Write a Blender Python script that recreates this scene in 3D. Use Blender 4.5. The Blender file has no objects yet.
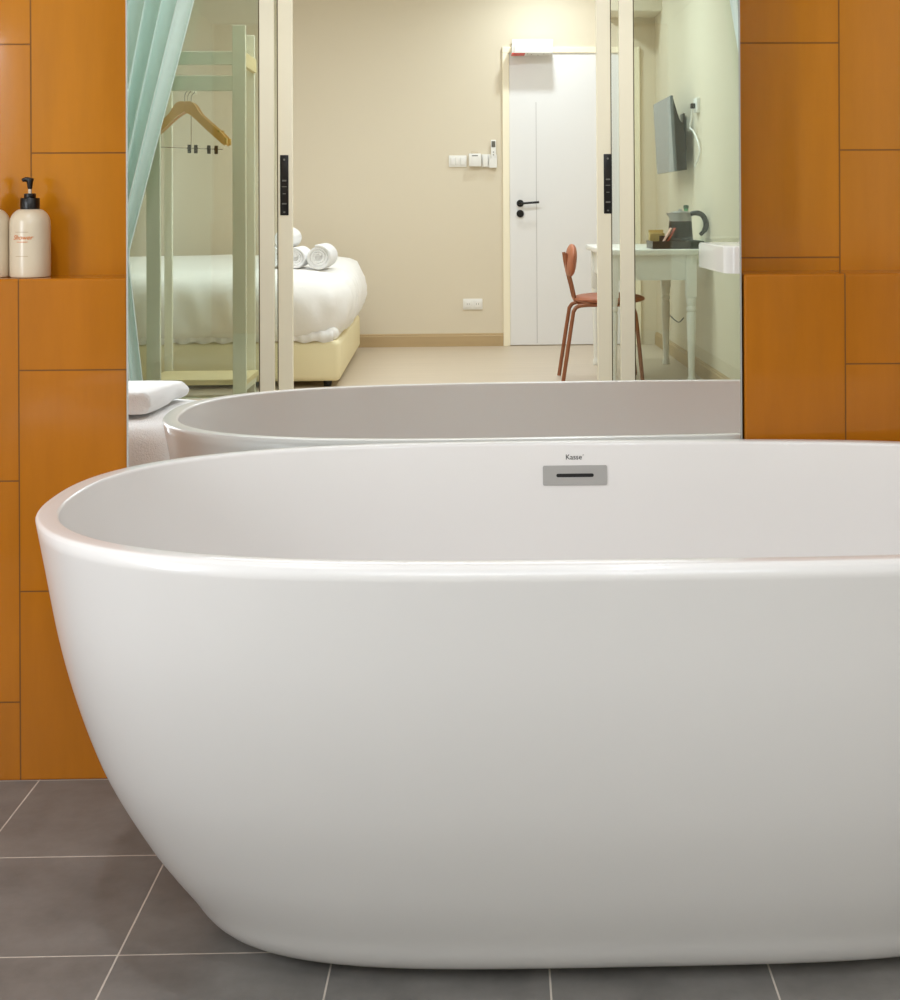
import bpy, bmesh, math, random
from mathutils import Vector, Matrix, noise
from mathutils.bvhtree import BVHTree
random.seed(4)
SC = bpy.context.scene
COL = SC.collection
PI = math.pi

# ------------------------------------------------------------------ materials
def lin(c):
    return tuple((x/255/12.92 if x/255 <= .04045 else ((x/255+.055)/1.055)**2.4) for x in c) + (1,)

def mat(name, rgb, rough=.5, metal=0, spec=.5, coat=0, bump=0, bscale=40, var=0, vscale=6, stretch=(1, 1, 1), sheen=0, coat_rough=.05):
    m = bpy.data.materials.new(name); m.use_nodes = True
    nt = m.node_tree; b = nt.nodes['Principled BSDF']
    b.inputs['Base Color'].default_value = lin(rgb)
    b.inputs['Roughness'].default_value = rough
    b.inputs['Metallic'].default_value = metal
    b.inputs['Specular IOR Level'].default_value = spec
    b.inputs['Coat Weight'].default_value = coat
    b.inputs['Coat Roughness'].default_value = coat_rough
    b.inputs['Sheen Weight'].default_value = sheen
    tc = nt.nodes.new('ShaderNodeTexCoord'); mp = nt.nodes.new('ShaderNodeMapping')
    mp.inputs['Scale'].default_value = stretch
    nt.links.new(tc.outputs['Object'], mp.inputs['Vector'])
    if var:
        n = nt.nodes.new('ShaderNodeTexNoise'); n.inputs['Scale'].default_value = vscale; n.inputs['Detail'].default_value = 4
        nt.links.new(mp.outputs[0], n.inputs['Vector'])
        r = nt.nodes.new('ShaderNodeMix'); r.data_type = 'RGBA'
        c = lin(rgb)
        r.inputs['A'].default_value = tuple(x*(1-var) for x in c[:3])+(1,)
        r.inputs['B'].default_value = tuple(min(1, x*(1+var)) for x in c[:3])+(1,)
        nt.links.new(n.outputs['Fac'], r.inputs['Factor']); nt.links.new(r.outputs['Result'], b.inputs['Base Color'])
    if bump:
        n = nt.nodes.new('ShaderNodeTexNoise'); n.inputs['Scale'].default_value = bscale; n.inputs['Detail'].default_value = 3
        nt.links.new(mp.outputs[0], n.inputs['Vector'])
        bp = nt.nodes.new('ShaderNodeBump'); bp.inputs['Strength'].default_value = bump; bp.inputs['Distance'].default_value = .01
        nt.links.new(n.outputs['Fac'], bp.inputs['Height']); nt.links.new(bp.outputs[0], b.inputs['Normal'])
    return m

def tile_mat(name, rgb, rgb2, grout, bw, rh, off, ofs, swap, mortar, rough, coat, var, wave=0.0, nscale=(1, 1, 1), spec=.5):
    """tiles laid by a brick texture; swap puts the brick length up the wall (z)"""
    m = bpy.data.materials.new(name); m.use_nodes = True
    nt = m.node_tree; b = nt.nodes['Principled BSDF']; L = nt.links.new
    tc = nt.nodes.new('ShaderNodeTexCoord'); sp = nt.nodes.new('ShaderNodeSeparateXYZ'); L(tc.outputs['Object'], sp.inputs[0])
    cb = nt.nodes.new('ShaderNodeCombineXYZ')
    def add(sock, v):
        a = nt.nodes.new('ShaderNodeMath'); a.operation = 'ADD'; L(sock, a.inputs[0]); a.inputs[1].default_value = v; return a.outputs[0]
    if swap:
        L(add(sp.outputs['Z'], ofs[0]), cb.inputs[0]); L(add(sp.outputs['X'], ofs[1]), cb.inputs[1])
    else:
        L(add(sp.outputs['X'], ofs[0]), cb.inputs[0]); L(add(sp.outputs['Y'], ofs[1]), cb.inputs[1])
    br = nt.nodes.new('ShaderNodeTexBrick')
    br.offset = off; br.offset_frequency = 2; br.squash = 1; br.squash_frequency = 2
    br.inputs['Scale'].default_value = 1; br.inputs['Brick Width'].default_value = bw; br.inputs['Row Height'].default_value = rh
    br.inputs['Mortar Size'].default_value = mortar; br.inputs['Mortar Smooth'].default_value = .1; br.inputs['Bias'].default_value = 0
    br.inputs['Color1'].default_value = lin(rgb); br.inputs['Color2'].default_value = lin(rgb2); br.inputs['Mortar'].default_value = lin(grout)
    L(cb.outputs[0], br.inputs['Vector'])
    mp = nt.nodes.new('ShaderNodeMapping'); mp.inputs['Scale'].default_value = nscale; L(tc.outputs['Object'], mp.inputs['Vector'])
    n = nt.nodes.new('ShaderNodeTexNoise'); n.inputs['Scale'].default_value = 7; n.inputs['Detail'].default_value = 6; n.inputs['Roughness'].default_value = .6
    L(mp.outputs[0], n.inputs['Vector'])
    mr = nt.nodes.new('ShaderNodeMapRange'); mr.inputs['From Min'].default_value = .3; mr.inputs['From Max'].default_value = .7
    mr.inputs['To Min'].default_value = 1-var; mr.inputs['To Max'].default_value = 1+var; L(n.outputs['Fac'], mr.inputs['Value'])
    mx = nt.nodes.new('ShaderNodeMix'); mx.data_type = 'RGBA'; mx.blend_type = 'MULTIPLY'; mx.inputs['Factor'].default_value = 1
    L(br.outputs['Color'], mx.inputs['A']); L(mr.outputs[0], mx.inputs['B']); L(mx.outputs['Result'], b.inputs['Base Color'])
    rr = nt.nodes.new('ShaderNodeMix'); rr.data_type = 'FLOAT'; L(br.outputs['Fac'], rr.inputs['Factor'])
    rr.inputs['A'].default_value = rough; rr.inputs['B'].default_value = .8; L(rr.outputs['Result'], b.inputs['Roughness'])
    b.inputs['Coat Weight'].default_value = coat; b.inputs['Coat Roughness'].default_value = .04; b.inputs['Specular IOR Level'].default_value = spec
    n2 = nt.nodes.new('ShaderNodeTexNoise'); n2.inputs['Scale'].default_value = 5 if wave else 60; n2.inputs['Detail'].default_value = 2
    L(tc.outputs['Object'], n2.inputs['Vector'])
    b1 = nt.nodes.new('ShaderNodeBump'); b1.inputs['Strength'].default_value = wave or .08; b1.inputs['Distance'].default_value = .012 if wave else .004
    L(n2.outputs['Fac'], b1.inputs['Height'])
    b2 = nt.nodes.new('ShaderNodeBump'); b2.invert = True; b2.inputs['Strength'].default_value = .35; b2.inputs['Distance'].default_value = .0015
    L(br.outputs['Fac'], b2.inputs['Height']); L(b1.outputs[0], b2.inputs['Normal']); L(b2.outputs[0], b.inputs['Normal'])
    return m

def glass_mat(name, tint, refl=.06):
    m = bpy.data.materials.new(name); m.use_nodes = True; nt = m.node_tree
    nt.nodes.remove(nt.nodes['Principled BSDF']); out = nt.nodes['Material Output']
    t = nt.nodes.new('ShaderNodeBsdfTransparent'); t.inputs[0].default_value = lin(tint)
    g = nt.nodes.new('ShaderNodeBsdfGlossy'); g.inputs['Roughness'].default_value = .01; g.inputs['Color'].default_value = (.9, 1, .93, 1)
    f = nt.nodes.new('ShaderNodeFresnel'); f.inputs[0].default_value = 1.5
    mx = nt.nodes.new('ShaderNodeMixShader'); L = nt.links.new
    L(f.outputs[0], mx.inputs[0]); L(t.outputs[0], mx.inputs[1]); L(g.outputs[0], mx.inputs[2]); L(mx.outputs[0], out.inputs[0])
    return m

def mirror_mat():
    m = bpy.data.materials.new('mirror_silver'); m.use_nodes = True; nt = m.node_tree
    b = nt.nodes['Principled BSDF']; b.inputs['Base Color'].default_value = (.93, .945, .93, 1)
    b.inputs['Metallic'].default_value = 1; b.inputs['Roughness'].default_value = 0
    return m

M = dict(
    tile_up=tile_mat('orange_glazed_tile_upper', (190, 120, 22), (183, 114, 20), (128, 80, 22), .4098, .2552, .5, (-.111, .8825), True, .0016, .12, .2, .07, .05, (3, 3, .4), .3),
    tile_low=tile_mat('orange_glazed_tile_lower', (176, 106, 22), (169, 101, 19), (114, 70, 20), .399, .2502, .5, (-.142, .870), True, .0014, .12, .2, .08, .05, (3, 3, .4), .3),
    floor=tile_mat('charcoal_slate_tile', (127, 123, 118), (121, 118, 114), (200, 190, 178), .2998, .2998, 0, (.8369, -2.6128), False, .0014, .42, 0, .22, 0, (1.2, 1.2, 1)),
    acrylic=mat('white_acrylic', (229, 226, 223), .28, coat=.4, coat_rough=.03, spec=.4),
    acrylic_in=mat('white_acrylic_inside', (229, 226, 223), .22, coat=.5),
    steel=mat('brushed_steel', (168, 166, 163), .38, metal=.35),
    black=mat('black_plastic', (16, 15, 14), .35),
    slot=mat('slot_black', (8, 8, 7), .7),
    ink=mat('lettering_ink', (46, 43, 40), .5),
    orange_ink=mat('orange_ink', (214, 124, 62), .5),
    grey_ink=mat('pale_brown_ink', (188, 164, 130), .5),
    cream_plastic=mat('cream_plastic', (215, 200, 174), .3, coat=.3),
    clear=mat('pump_stem', (205, 190, 170), .25),
    mirror=mirror_mat(),
    mirror_edge=mat('mirror_backing', (176, 176, 168), .4),
    paint=mat('cream_wall_paint', (226, 215, 194), .75, bump=.02, bscale=120),
    paint_bath=mat('bathroom_paint', (232, 226, 216), .7),
    ceil=mat('ceiling_paint', (240, 238, 233), .85),
    lam=mat('oak_laminate', (205, 190, 170), .38, var=.10, vscale=4, stretch=(.35, 4, 1)),
    skirt=mat('tan_skirting', (190, 164, 124), .5, var=.06, vscale=5, stretch=(.5, 6, 6)),
    frame=mat('champagne_aluminium', (253, 244, 220), .35, metal=0),
    frame_dark=mat('frame_gasket', (92, 78, 48), .6),
    glass=glass_mat('green_tinted_glass', (249, 252, 250)),
    door=mat('white_door_paint', (238, 237, 238), .45),
    groove_shade=mat('door_groove_shade', (205, 203, 204), .6),  # greyed door white: the groove's shade as a colour
    blackmetal=mat('black_metal', (24, 22, 20), .35, metal=.3),
    white=mat('white_plastic', (240, 238, 234), .35),
    grey=mat('grey_plastic', (120, 118, 112), .4),
    red=mat('red_plastic', (214, 70, 56), .4),
    screen=mat('remote_screen', (104, 102, 94), .3),
    teal=mat('teal_curtain', (207, 233, 221), .85, sheen=.3, bump=.12, bscale=300, var=.06, vscale=30, stretch=(1, 1, .1)),
    teal2=mat('teal_curtain_hem', (220, 236, 226), .85, sheen=.3),
    rackw=mat('pale_rack_paint', (232, 228, 208), .5),
    rackwood=mat('rack_shelf_wood', (228, 208, 160), .5, var=.10, vscale=4, stretch=(1, 6, 1)),
    hangerw=mat('hanger_wood', (212, 162, 90), .3, coat=.5, var=.08, vscale=20, stretch=(1, 1, 4)),
    brass=mat('brass_tip', (226, 186, 110), .25, metal=.5),
    chrome=mat('chrome_wire', (190, 190, 185), .2, metal=1),
    linen=mat('white_linen', (243, 240, 236), .9, sheen=.3, bump=.12, bscale=25),
    towel=mat('white_terry', (248, 247, 246), .95, sheen=.5, bump=.5, bscale=260),
    bedbase=mat('cream_bed_base', (240, 228, 188), .8, var=.03),
    leather=mat('tan_leather', (176, 106, 74), .5, bump=.06, bscale=120),
    chairmetal=mat('brown_chair_metal', (150, 92, 60), .4),
    desk=mat('white_desk_paint', (240, 240, 234), .35),
    tvgrey=mat('tv_screen_sheen', (104, 112, 115), .25, coat=.5),  # the screen's pale grey reflection is put into its base colour
    tvback=mat('tv_back', (22, 22, 22), .5),
    kettle=mat('kettle_black', (28, 30, 29), .4),
    kraft=mat('kraft_card', (206, 180, 122), .7),
    pink=mat('sachet_pink', (232, 190, 176), .6),
    reds=mat('sachet_red', (190, 92, 76), .6),
    tray=mat('tray_black', (36, 37, 38), .4, coat=.3),
    greenb=glass_mat('green_bottle', (170, 225, 200)),
    bottlecap=mat('dark_green_cap', (60, 92, 74), .5),
    basin=mat('white_basin', (244, 240, 236), .2, coat=.4),
)

# ------------------------------------------------------------------ mesh helpers
def smooth(bm):
    for f in bm.faces: f.smooth = True

def link(name, bm, m, parent=None, sm=True, loc=None, rot=None, auto=40):
    bmesh.ops.recalc_face_normals(bm, faces=bm.faces[:])
    me = bpy.data.meshes.new(name)
    if sm: smooth(bm)
    bm.to_mesh(me); bm.free()
    if sm and auto:
        try: me.set_sharp_from_angle(angle=math.radians(auto))
        except Exception: pass
    o = bpy.data.objects.new(name, me); COL.objects.link(o)
    me.materials.append(M[m] if isinstance(m, str) else m)
    if parent: o.parent = parent
    if loc is not None: o.location = loc
    if rot is not None: o.rotation_euler = rot
    return o

def tag(o, label, cat, group=None, kind=None):
    o['label'] = label; o['category'] = cat
    if group: o['group'] = group
    if kind: o['kind'] = kind
    return o

def box(bm, x0, x1, y0, y1, z0, z1, bev=0, seg=2):
    r = bmesh.ops.create_cube(bm, size=1)
    vs = r['verts']
    for v in vs:
        v.co = Vector((x0+(v.co.x+.5)*(x1-x0), y0+(v.co.y+.5)*(y1-y0), z0+(v.co.z+.5)*(z1-z0)))
    if bev:
        es = {e for v in vs for e in v.link_edges}
        bmesh.ops.bevel(bm, geom=list(es), offset=bev, segments=seg, affect='EDGES', profile=.5)
    return bm

def NB(): return bmesh.new()
def BX(*a, **k): return box(NB(), *a, **k)

def loft(bm, rings, cap0=True, cap1=True, closed=True):
    R = [[bm.verts.new(p) for p in r] for r in rings]
    n = len(R[0])
    for a, b in zip(R, R[1:]):
        for i in range(n if closed else n-1):
            j = (i+1) % n
            bm.faces.new((a[i], a[j], b[j], b[i]))
    if cap0: bm.faces.new(R[0][::-1])
    if cap1: bm.faces.new(R[-1])
    return bm

def lathe(bm, prof, c=(0, 0), n=40, z0=0):
    rings = [[(c[0]+r*math.cos(2*PI*i/n), c[1]+r*math.sin(2*PI*i/n), z0+z) for i in range(n)] for r, z in prof]
    return loft(bm, rings)

def tube(bm, pts, r, n=12, cap=True):
    pts = [Vector(p) for p in pts]
    rs = r if isinstance(r, (list, tuple)) else [r]*len(pts)
    rings = []; prev = None
    for i, p in enumerate(pts):
        d = (pts[min(i+1, len(pts)-1)]-pts[max(i-1, 0)]).normalized()
        if prev is None:
            up = Vector((0, 0, 1)) if abs(d.z) < .9 else Vector((1, 0, 0))
            a = d.cross(up).normalized()
        else:
            a = (prev-d*prev.dot(d)).normalized()
        prev = a; b = d.cross(a)
        rings.append([p+(a*math.cos(2*PI*k/n)+b*math.sin(2*PI*k/n))*rs[i] for k in range(n)])
    return loft(bm, rings, cap, cap)

def bez(pts, k=8):
    """Catmull-Rom through the points"""
    P = [Vector(p) for p in pts]; out = []
    Q = [P[0]*2-P[1]]+P+[P[-1]*2-P[-2]]
    for i in range(1, len(Q)-2):
        for s in range(k):
            t = s/k; a, b, c, d = Q[i-1], Q[i], Q[i+1], Q[i+2]
            out.append(.5*((2*b)+(c-a)*t+(2*a-5*b+4*c-d)*t*t+(3*b-a-3*c+d)*t**3))
    out.append(P[-1]); return out

def prism(bm, outline, d0, d1, axis='y'):
    """outline in (x,z) extruded along y, or (x,y) along z, or (y,z) along x"""
    def P(p, d):
        return {'y': (p[0], d, p[1]), 'z': (p[0], p[1], d), 'x': (d, p[0], p[1])}[axis]
    return loft(bm, [[P(p, d0) for p in outline], [P(p, d1) for p in outline]])

def rrect(w, h, r, n=6, cx=0, cy=0):
    out = []
    for sx, sy, a0 in ((1, 1, 0), (-1, 1, PI/2), (-1, -1, PI), (1, -1, 1.5*PI)):
        for i in range(n+1):
            a = a0+i*PI/2/n
            out.append((cx+sx*(w/2-r)+r*math.cos(a), cy+sy*(h/2-r)+r*math.sin(a)))
    return out

def text_mesh(body, size, shear=0, extrude=.0004, bold=0):
    cu = bpy.data.curves.new('lettering', 'FONT'); cu.body = body; cu.size = size; cu.shear = shear
    cu.align_x = 'CENTER'; cu.align_y = 'CENTER'; cu.extrude = extrude; cu.offset = bold
    o = bpy.data.objects.new('lettering', cu); COL.objects.link(o)
    dg = bpy.context.evaluated_depsgraph_get(); dg.update()
    me = bpy.data.meshes.new_from_object(o.evaluated_get(dg))
    bm = bmesh.new(); bm.from_mesh(me)
    bpy.data.objects.remove(o); bpy.data.meshes.remove(me); bpy.data.curves.remove(cu)
    return bm

# the bedroom stands 1.5 degrees off square with the bath wall: u, v, z are its own axes
TH = .0262
EX, EY = Vector((math.cos(TH), math.sin(TH), 0)), Vector((-math.sin(TH), math.cos(TH), 0))
def UV(u, v, z=0): return EX*u+EY*v+Vector((0, 0, z))

def thing(name, label, cat, loc=(0, 0, 0), rot=0, group=None):
    o = bpy.data.objects.new(name, None); COL.objects.link(o); o.empty_display_size = .1
    o.location = loc; o.rotation_euler = (0, 0, rot)
    return tag(o, label, cat, group)

def room_thing(name, label, cat, u, v, z=0, rz=0, group=None):
    return thing(name, label, cat, UV(u, v, z), TH+rz, group)

def dup(root, loc, rot, label, group=None):
    r = root.copy(); COL.objects.link(r); r.location = loc; r.rotation_euler = (0, 0, rot) if not isinstance(rot, tuple) else rot
    r['label'] = label
    if group: r['group'] = group
    for ch in list(root.children):
        c = ch.copy(); COL.objects.link(c); c.parent = r
        for g in list(ch.children):
            d = g.copy(); COL.objects.link(d); d.parent = c
    return r

def struct(name, bm, m, label, cat, local=True, sm=False, parent=None):
    o = link(name, bm, m, parent, sm)
    if parent is None:
        if local: o.rotation_euler = (0, 0, TH)
        tag(o, label, cat, kind='structure')
    return o

# ------------------------------------------------------------------ shell: bathroom
YW, YU, ZL = 2.6128, 2.725, .906          # lower wall face, upper wall face, ledge height
MX0, MX1 = -.6705, .4415                 # the mirror's edges
bm = NB()
box(bm, -2.6, MX0-.004, YW, 3.0, 0, ZL, .004, 2)
box(bm, MX1+.004, 2.2, YW, 3.0, 0, ZL, .004, 2)
box(bm, MX0-.004, MX1+.004, 2.655, 3.0, 0, 2.6)
wl = struct('wall_back', bm, 'tile_low', 'glossy orange tiled wall behind the bathtub, with a ledge halfway up', 'wall', local=False)
bm = NB()
box(bm, -2.6, MX0-.004, YU, 3.0, ZL, 2.6); box(bm, MX1+.004, 2.2, YU, 3.0, ZL, 2.6)
struct('upper_tiles', bm, 'tile_up', '', '', parent=wl)

struct('floor', BX(-2.3, 1.9, -1.95, 3.0, -.1, 0), 'floor', 'dark grey square floor tiles with pale grout under the bathtub', 'floor', local=False)
struct('floor_bedroom', BX(-3.2, 1.6, -5.5, -1.95, -.1, 0), 'lam', 'pale wood laminate bedroom floor seen in the mirror', 'floor')
struct('ceiling', BX(-2.4, 1.9, -1.95, 3.0, 2.55, 2.65), 'ceil', 'white bathroom ceiling over the bathtub', 'ceiling')
struct('ceiling_bedroom', BX(-3.2, 1.6, -5.6, -1.95, 2.78, 2.9), 'ceil', 'white bedroom ceiling', 'ceiling')
struct('wall_left', BX(-2.2, -2.05, -2.0, 2.75, 0, 2.6), 'paint_bath', 'pale bathroom side wall beyond the towels', 'wall')
struct('wall_right', BX(1.72, 1.87, -2.0, 2.7, 0, 2.6), 'paint_bath', 'pale bathroom side wall that carries the washbasin', 'wall')
struct('wall_far', BX(-3.2, 1.6, -5.55, -5.4, 0, 2.9), 'paint', 'cream bedroom wall with the white door, seen in the mirror', 'wall')
struct('wall_bedroom_right', BX(1.44, 1.75, -5.4, -2.12, 0, 2.9), 'paint', 'cream bedroom wall behind the desk and television', 'wall')
struct('wall_bedroom_left', BX(-3.2, -3.05, -5.4, -2.0, 0, 2.9), 'paint', 'cream bedroom wall at the head of the bed', 'wall')
bm = NB()
box(bm, -3.05, -1.98, -2.06, -1.94, 0, 2.9); box(bm, 1.62, 1.78, -2.06, -1.94, 0, 2.9); box(bm, -1.98, 1.62, -2.06, -1.94, 2.36, 2.9)
struct('wall_partition', bm, 'paint', 'wall around the sliding glass doors between bathroom and bedroom', 'wall')

def skirting(bm, p0, p1, out, h=.095, t=.016):
    """a moulded skirting board from p0 to p1 (u,v), standing out along `out`"""
    prof = [(0, 0), (t, 0), (t, h*.80), (t*.65, h*.86), (t*.65, h*.94), (t*.2, h), (0, h)]
    rings = [[(p[0]+out[0]*a, p[1]+out[1]*a, z) for a, z in prof] for p in (p0, p1)]
    return loft(bm, rings)
struct('baseboard_far', skirting(NB(), (-3.05, -5.40), (.315, -5.40), (0, 1)), 'skirt', 'tan wooden skirting board along the cream wall beside the white door', 'skirting board')
struct('baseboard_right', skirting(NB(), (1.44, -5.38), (1.44, -2.13), (-1, 0)), 'skirt', 'skirting board on the wall under the desk', 'skirting board')
struct('trim_1', BX(1.06, 1.44, -5.40, -5.02, 2.43, 2.78, .004), 'paint', 'boxed-in corner below the bedroom ceiling beyond the door', 'bulkhead')

# entrance door
dr = link('door_1', BX(.350, 1.272, -5.405, -5.385, .006, 2.165, .002), 'door', sm=False); dr.rotation_euler = (0, 0, TH)
tag(dr, 'white flush entrance door with black lever handle in the cream wall', 'door', kind='structure')
link('door_groove_shade', BX(.546, .552, -5.386, -5.3842, .02, 1.80), 'groove_shade', dr, sm=False)  # flat strip without a recess, its grey stands in for shade
bm = NB()
prism(bm, [(p[0], p[1]) for p in rrect(.052, .052, .0255, 8, .428, 1.052)], -5.386, -5.377)
tube(bm, [(.428, -5.38, 1.052), (.428, -5.335, 1.052)], .010)
tube(bm, bez([(.428, -5.336, 1.052), (.445, -5.333, 1.052), (.566, -5.333, 1.060)]), .0085)
link('door_handle', bm, 'blackmetal', dr)
bm = NB(); prism(bm, rrect(.054, .054, .0265, 8, .428, .976), -5.386, -5.372)
link('thumb_turn', bm, 'blackmetal', dr)
link('lock_plate', BX(.338, .350, -5.386, -5.380, .965, 1.12), 'blackmetal', dr, sm=False)
bm = NB()
box(bm, .300, .350, -5.40, -5.372, 0, 2.205, .004); box(bm, 1.272, 1.322, -5.40, -5.372, 0, 2.205, .004); box(bm, .300, 1.322, -5.40, -5.370, 2.165, 2.21, .004)
struct('trim_2', bm, 'frame', 'cream frame around the white entrance door', 'door frame')

# sliding glass doors: four leaves on two tracks
def leaf(name, u0, u1, v, label, lock=None, gl='glass'):
    bm = NB(); st = .073
    z0, z1 = .02, 2.34
    box(bm, u0, u0+st, v-.016, v+.016, z0, z1, .003); box(bm, u1-st, u1, v-.016, v+.016, z0, z1, .003)
    box(bm, u0+st, u1-st, v-.016, v+.016, z0, z0+.07, .003); box(bm, u0+st, u1-st, v-.016, v+.016, z1-.07, z1, .003)
    o = link(name, bm, 'frame', sm=False); o.rotation_euler = (0, 0, TH)
    tag(o, label, 'sliding door', kind='structure')
    link('glass_pane', BX(u0+st-.004, u1-st+.004, v-.003, v+.003, z0+.06, z1-.06), gl, o, sm=False)
    bm = NB()
    for a in (u0+st, u1-st): box(bm, a-.0025, a+.0025, v-.012, v+.0165, z0+.07, z1-.07)
    link('gasket', bm, 'frame_dark', o, sm=False)
    if lock is not None:
        p = link('lock_plate', BX(lock-.021, lock+.021, v+.014, v+.019, .992, 1.293, .003), 'black', o)
        bm = NB()
        for zz, h, w in ((1.165, .008, .022), (1.135, .004, .024), (1.10, .004, .016), (1.05, .007, .024), (1.27, .010, .010), (1.008, .008, .010)):
            prism(bm, rrect(w, h, h*.45, 4, lock, zz), v+.018, v+.0205)
        link('lock_detail', bm, 'grey', p)
    return o
leaf('door_2', -1.96, -.932, -1.975, 'fixed glass leaf with cream frame in front of the garment rack')
leaf('door_3', -1.90, -.846, -2.018, 'sliding glass leaf with black lock slid open beside the garment rack', -.886)
leaf('door_4', .680, 1.62, -2.018, 'sliding glass leaf with black lock slid open beside the chair', .735)
leaf('door_5', .791, 1.62, -1.975, 'fixed glass leaf with cream frame in front of the desk')
bm = NB(); box(bm, -1.98, 1.62, -2.05, -1.945, 2.34, 2.36); box(bm, -1.98, 1.62, -2.05, -1.945, 0, .018)
struct('trim_3', bm, 'frame', 'cream track above and below the sliding glass doors', 'door track')

# ------------------------------------------------------------------ mirror
def mirror_y(x, z): return 2.6061+.0264*x+.0068*(z-1.0688)
mz0, mz1 = .40, 2.05
def slab(x0, x1, z0, z1, front, back):
    bm = NB()
    c = [(x0, z0), (x1, z0), (x1, z1), (x0, z1)]
    return loft(bm, [[(x, mirror_y(x, z)+front, z) for x, z in c], [(x, mirror_y(x, z)+back, z) for x, z in c]])
mir = thing('mirror', 'tall frameless mirror on the orange tiled wall behind the bathtub', 'mirror', (0, 0, 0))
link('mirror_glass', slab(MX0+.0035, MX1-.0035, mz0+.003, mz1-.003, 0, .005), 'mirror', mir, sm=False)
link('mirror_backing', slab(MX0, MX1, mz0, mz1, .0015, .022), 'mirror_edge', mir, sm=False)

# ------------------------------------------------------------------ bathtub
TX, TY, HH = .1790, 2.1700, .6086
KN = [0, .04, .12, .25, .45, .7, .9, 1.]; KG = [0, .27, .388, .553, .744, .890, .964, 1.]
def pchip(x, xs, ys):
    n = len(xs); d = [(ys[i+1]-ys[i])/(xs[i+1]-xs[i]) for i in range(n-1)]
    mm = [d[0]]+[(0 if d[i-1]*d[i] <= 0 else 2*d[i-1]*d[i]/(d[i-1]+d[i])) for i in range(1, n-1)]+[d[-1]]
    for i in range(n-1):
        if x <= xs[i+1] or i == n-2:
            h = xs[i+1]-xs[i]; t = (x-xs[i])/h
            return ((1+2*t)*(1-t)**2*ys[i]+t*(1-t)**2*h*mm[i]+t*t*(3-2*t)*ys[i+1]+t*t*(t-1)*h*mm[i+1])
def outer(z):
    t = max(0, min(1, z/HH)); g = pchip(t, KN, KG)
    return .5100+(.8510-.5100)*g, .1900+(.4325-.1900)*g, 3.6+(3.05-3.6)*t
NA = 288
def ring(a, b, p, z):
    out = []
    for i in range(NA):
        th = 2*PI*i/NA
        # spread the samples evenly along the long sides
        c, s = math.cos(th), math.sin(th)
        x = a*math.copysign(abs(c)**(2/(p*1.09)), c); y = b*math.copysign(abs(s)**(2/(p*.79)), s)
        out.append((x, y, z))
    return out
def tub_profile():
    P = []
    a, b, p = outer(0)
    P.append((a-.030, b-.030, p, .004)); P.append((a-.012, b-.012, p, .0015)); P.append((a-.004, b-.004, p, .005))
    for i in range(1, 56):
        z = (i/55)**1.5*(HH-.0055)
        if z > .008:
            P.append(outer(z)+(z,))
    A, B, E = outer(HH)
    r = .0055
    for i in range(1, 7):
        q = i/6*PI/2; P.append((A-r+r*math.cos(q), B-r+r*math.sin(0)-(r-r*math.cos(q)), E, HH-r+r*math.sin(q)))
    w = .0315
    P.append((A-.016, B-.016, E, HH+.0003))
    for i in range(0, 7):
        q = PI/2-i/6*PI/2; d = w-r+(r-r*math.sin(q)) if False else w-r+r*math.cos(q)
        P.append((A-d, B-d, E, HH-r+r*math.sin(q)))
    n = 40; zb = .135
    for i in range(1, n+1):
        t = i/n; ang = t*PI/2
        z = zb+(HH-r-zb)*(1-math.sin(ang)**1.0)
        oa, ob, oe = outer(max(z, 0))
        fa, fb, fe = outer(HH)
        k = (1-math.cos(ang)**.75) if t < 1 else 1
        # wall leans in a little, then rounds into the floor of the tub
        P.append(((oa-w)*(1-k**5)+(oa-.14)*k**5, (ob-w)*(1-k**5)+(ob-.10)*k**5, oe, z))
    a, b, e, z = P[-1]
    for s in (.7, .4, .1): P.append((a*s, b*s, e, z-.004*(1-s)))
    return P
PR = tub_profile()
bm = NB(); loft(bm, [ring(*p) for p in PR])
TUB_BVH = BVHTree.FromBMesh(bm)
tub = thing('bathtub', 'white freestanding oval bathtub in front of the orange tiled wall', 'bathtub', (TX, TY, 0))
sh = link('tub_shell', bm, 'acrylic', tub, auto=0)
def inner_y(x, z):
    """back inner wall of the tub at local x, height z"""
    hit = TUB_BVH.ray_cast(Vector((x, 0, z)), Vector((0, 1, 0)))[0]
    return hit.y if hit else .38
def on_inner(x, z, off=0):
    y = inner_y(x, z)
    dz = (inner_y(x, z+.01)-inner_y(x, z-.01))/.02; dx = (inner_y(x+.01, z)-inner_y(x-.01, z))/.02
    nrm = Vector((dx, -1, dz)).normalized(); nrm = Vector((dx, -1, dz)).normalized()
    ex = Vector((1, dx, 0)).normalized(); ez = ex.cross(nrm)*-1
    if ez.z < 0: ez = -ez
    return Vector((x, y, z))+nrm*off, ex, ez, nrm
def place_on(bm, x, z, off):
    for v in bm.verts: v.co = on_inner(x+v.co.x, z+v.co.y, off+v.co.z)[0]
    return bm
OX, OZ = .1315-TX, .5515
bm = prism(NB(), rrect(.1150, .0345, .003, 4), -.006, .0022, 'z')
ov = link('overflow_cover', place_on(bm, OX, OZ, 0), 'steel', tub); ov['label'] = 'grey metal overflow cover'
bm = prism(NB(), rrect(.0670, .0062, .003, 5), 0, .0004, 'z')
link('overflow_slot', place_on(bm, OX, OZ, .0022), 'slot', ov)
bm = text_mesh('Kasse', .0128, 0, .0002, 0)
le = link('lettering', place_on(bm, OX-.002, OZ+.0315, .0007), 'ink', tub, sm=False)
# little tail after the word, as in the maker's mark
bm = tube(NB(), bez([(.0, .0, 0), (.0012, .0012, 0), (.0024, .0004, 0)], 4), .0003, 6)
for v in bm.verts: v.co += Vector((.0158, .0030, 0))
link('lettering_tail', place_on(bm, OX-.002, OZ+.0315, .0007), 'ink', le)

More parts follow.
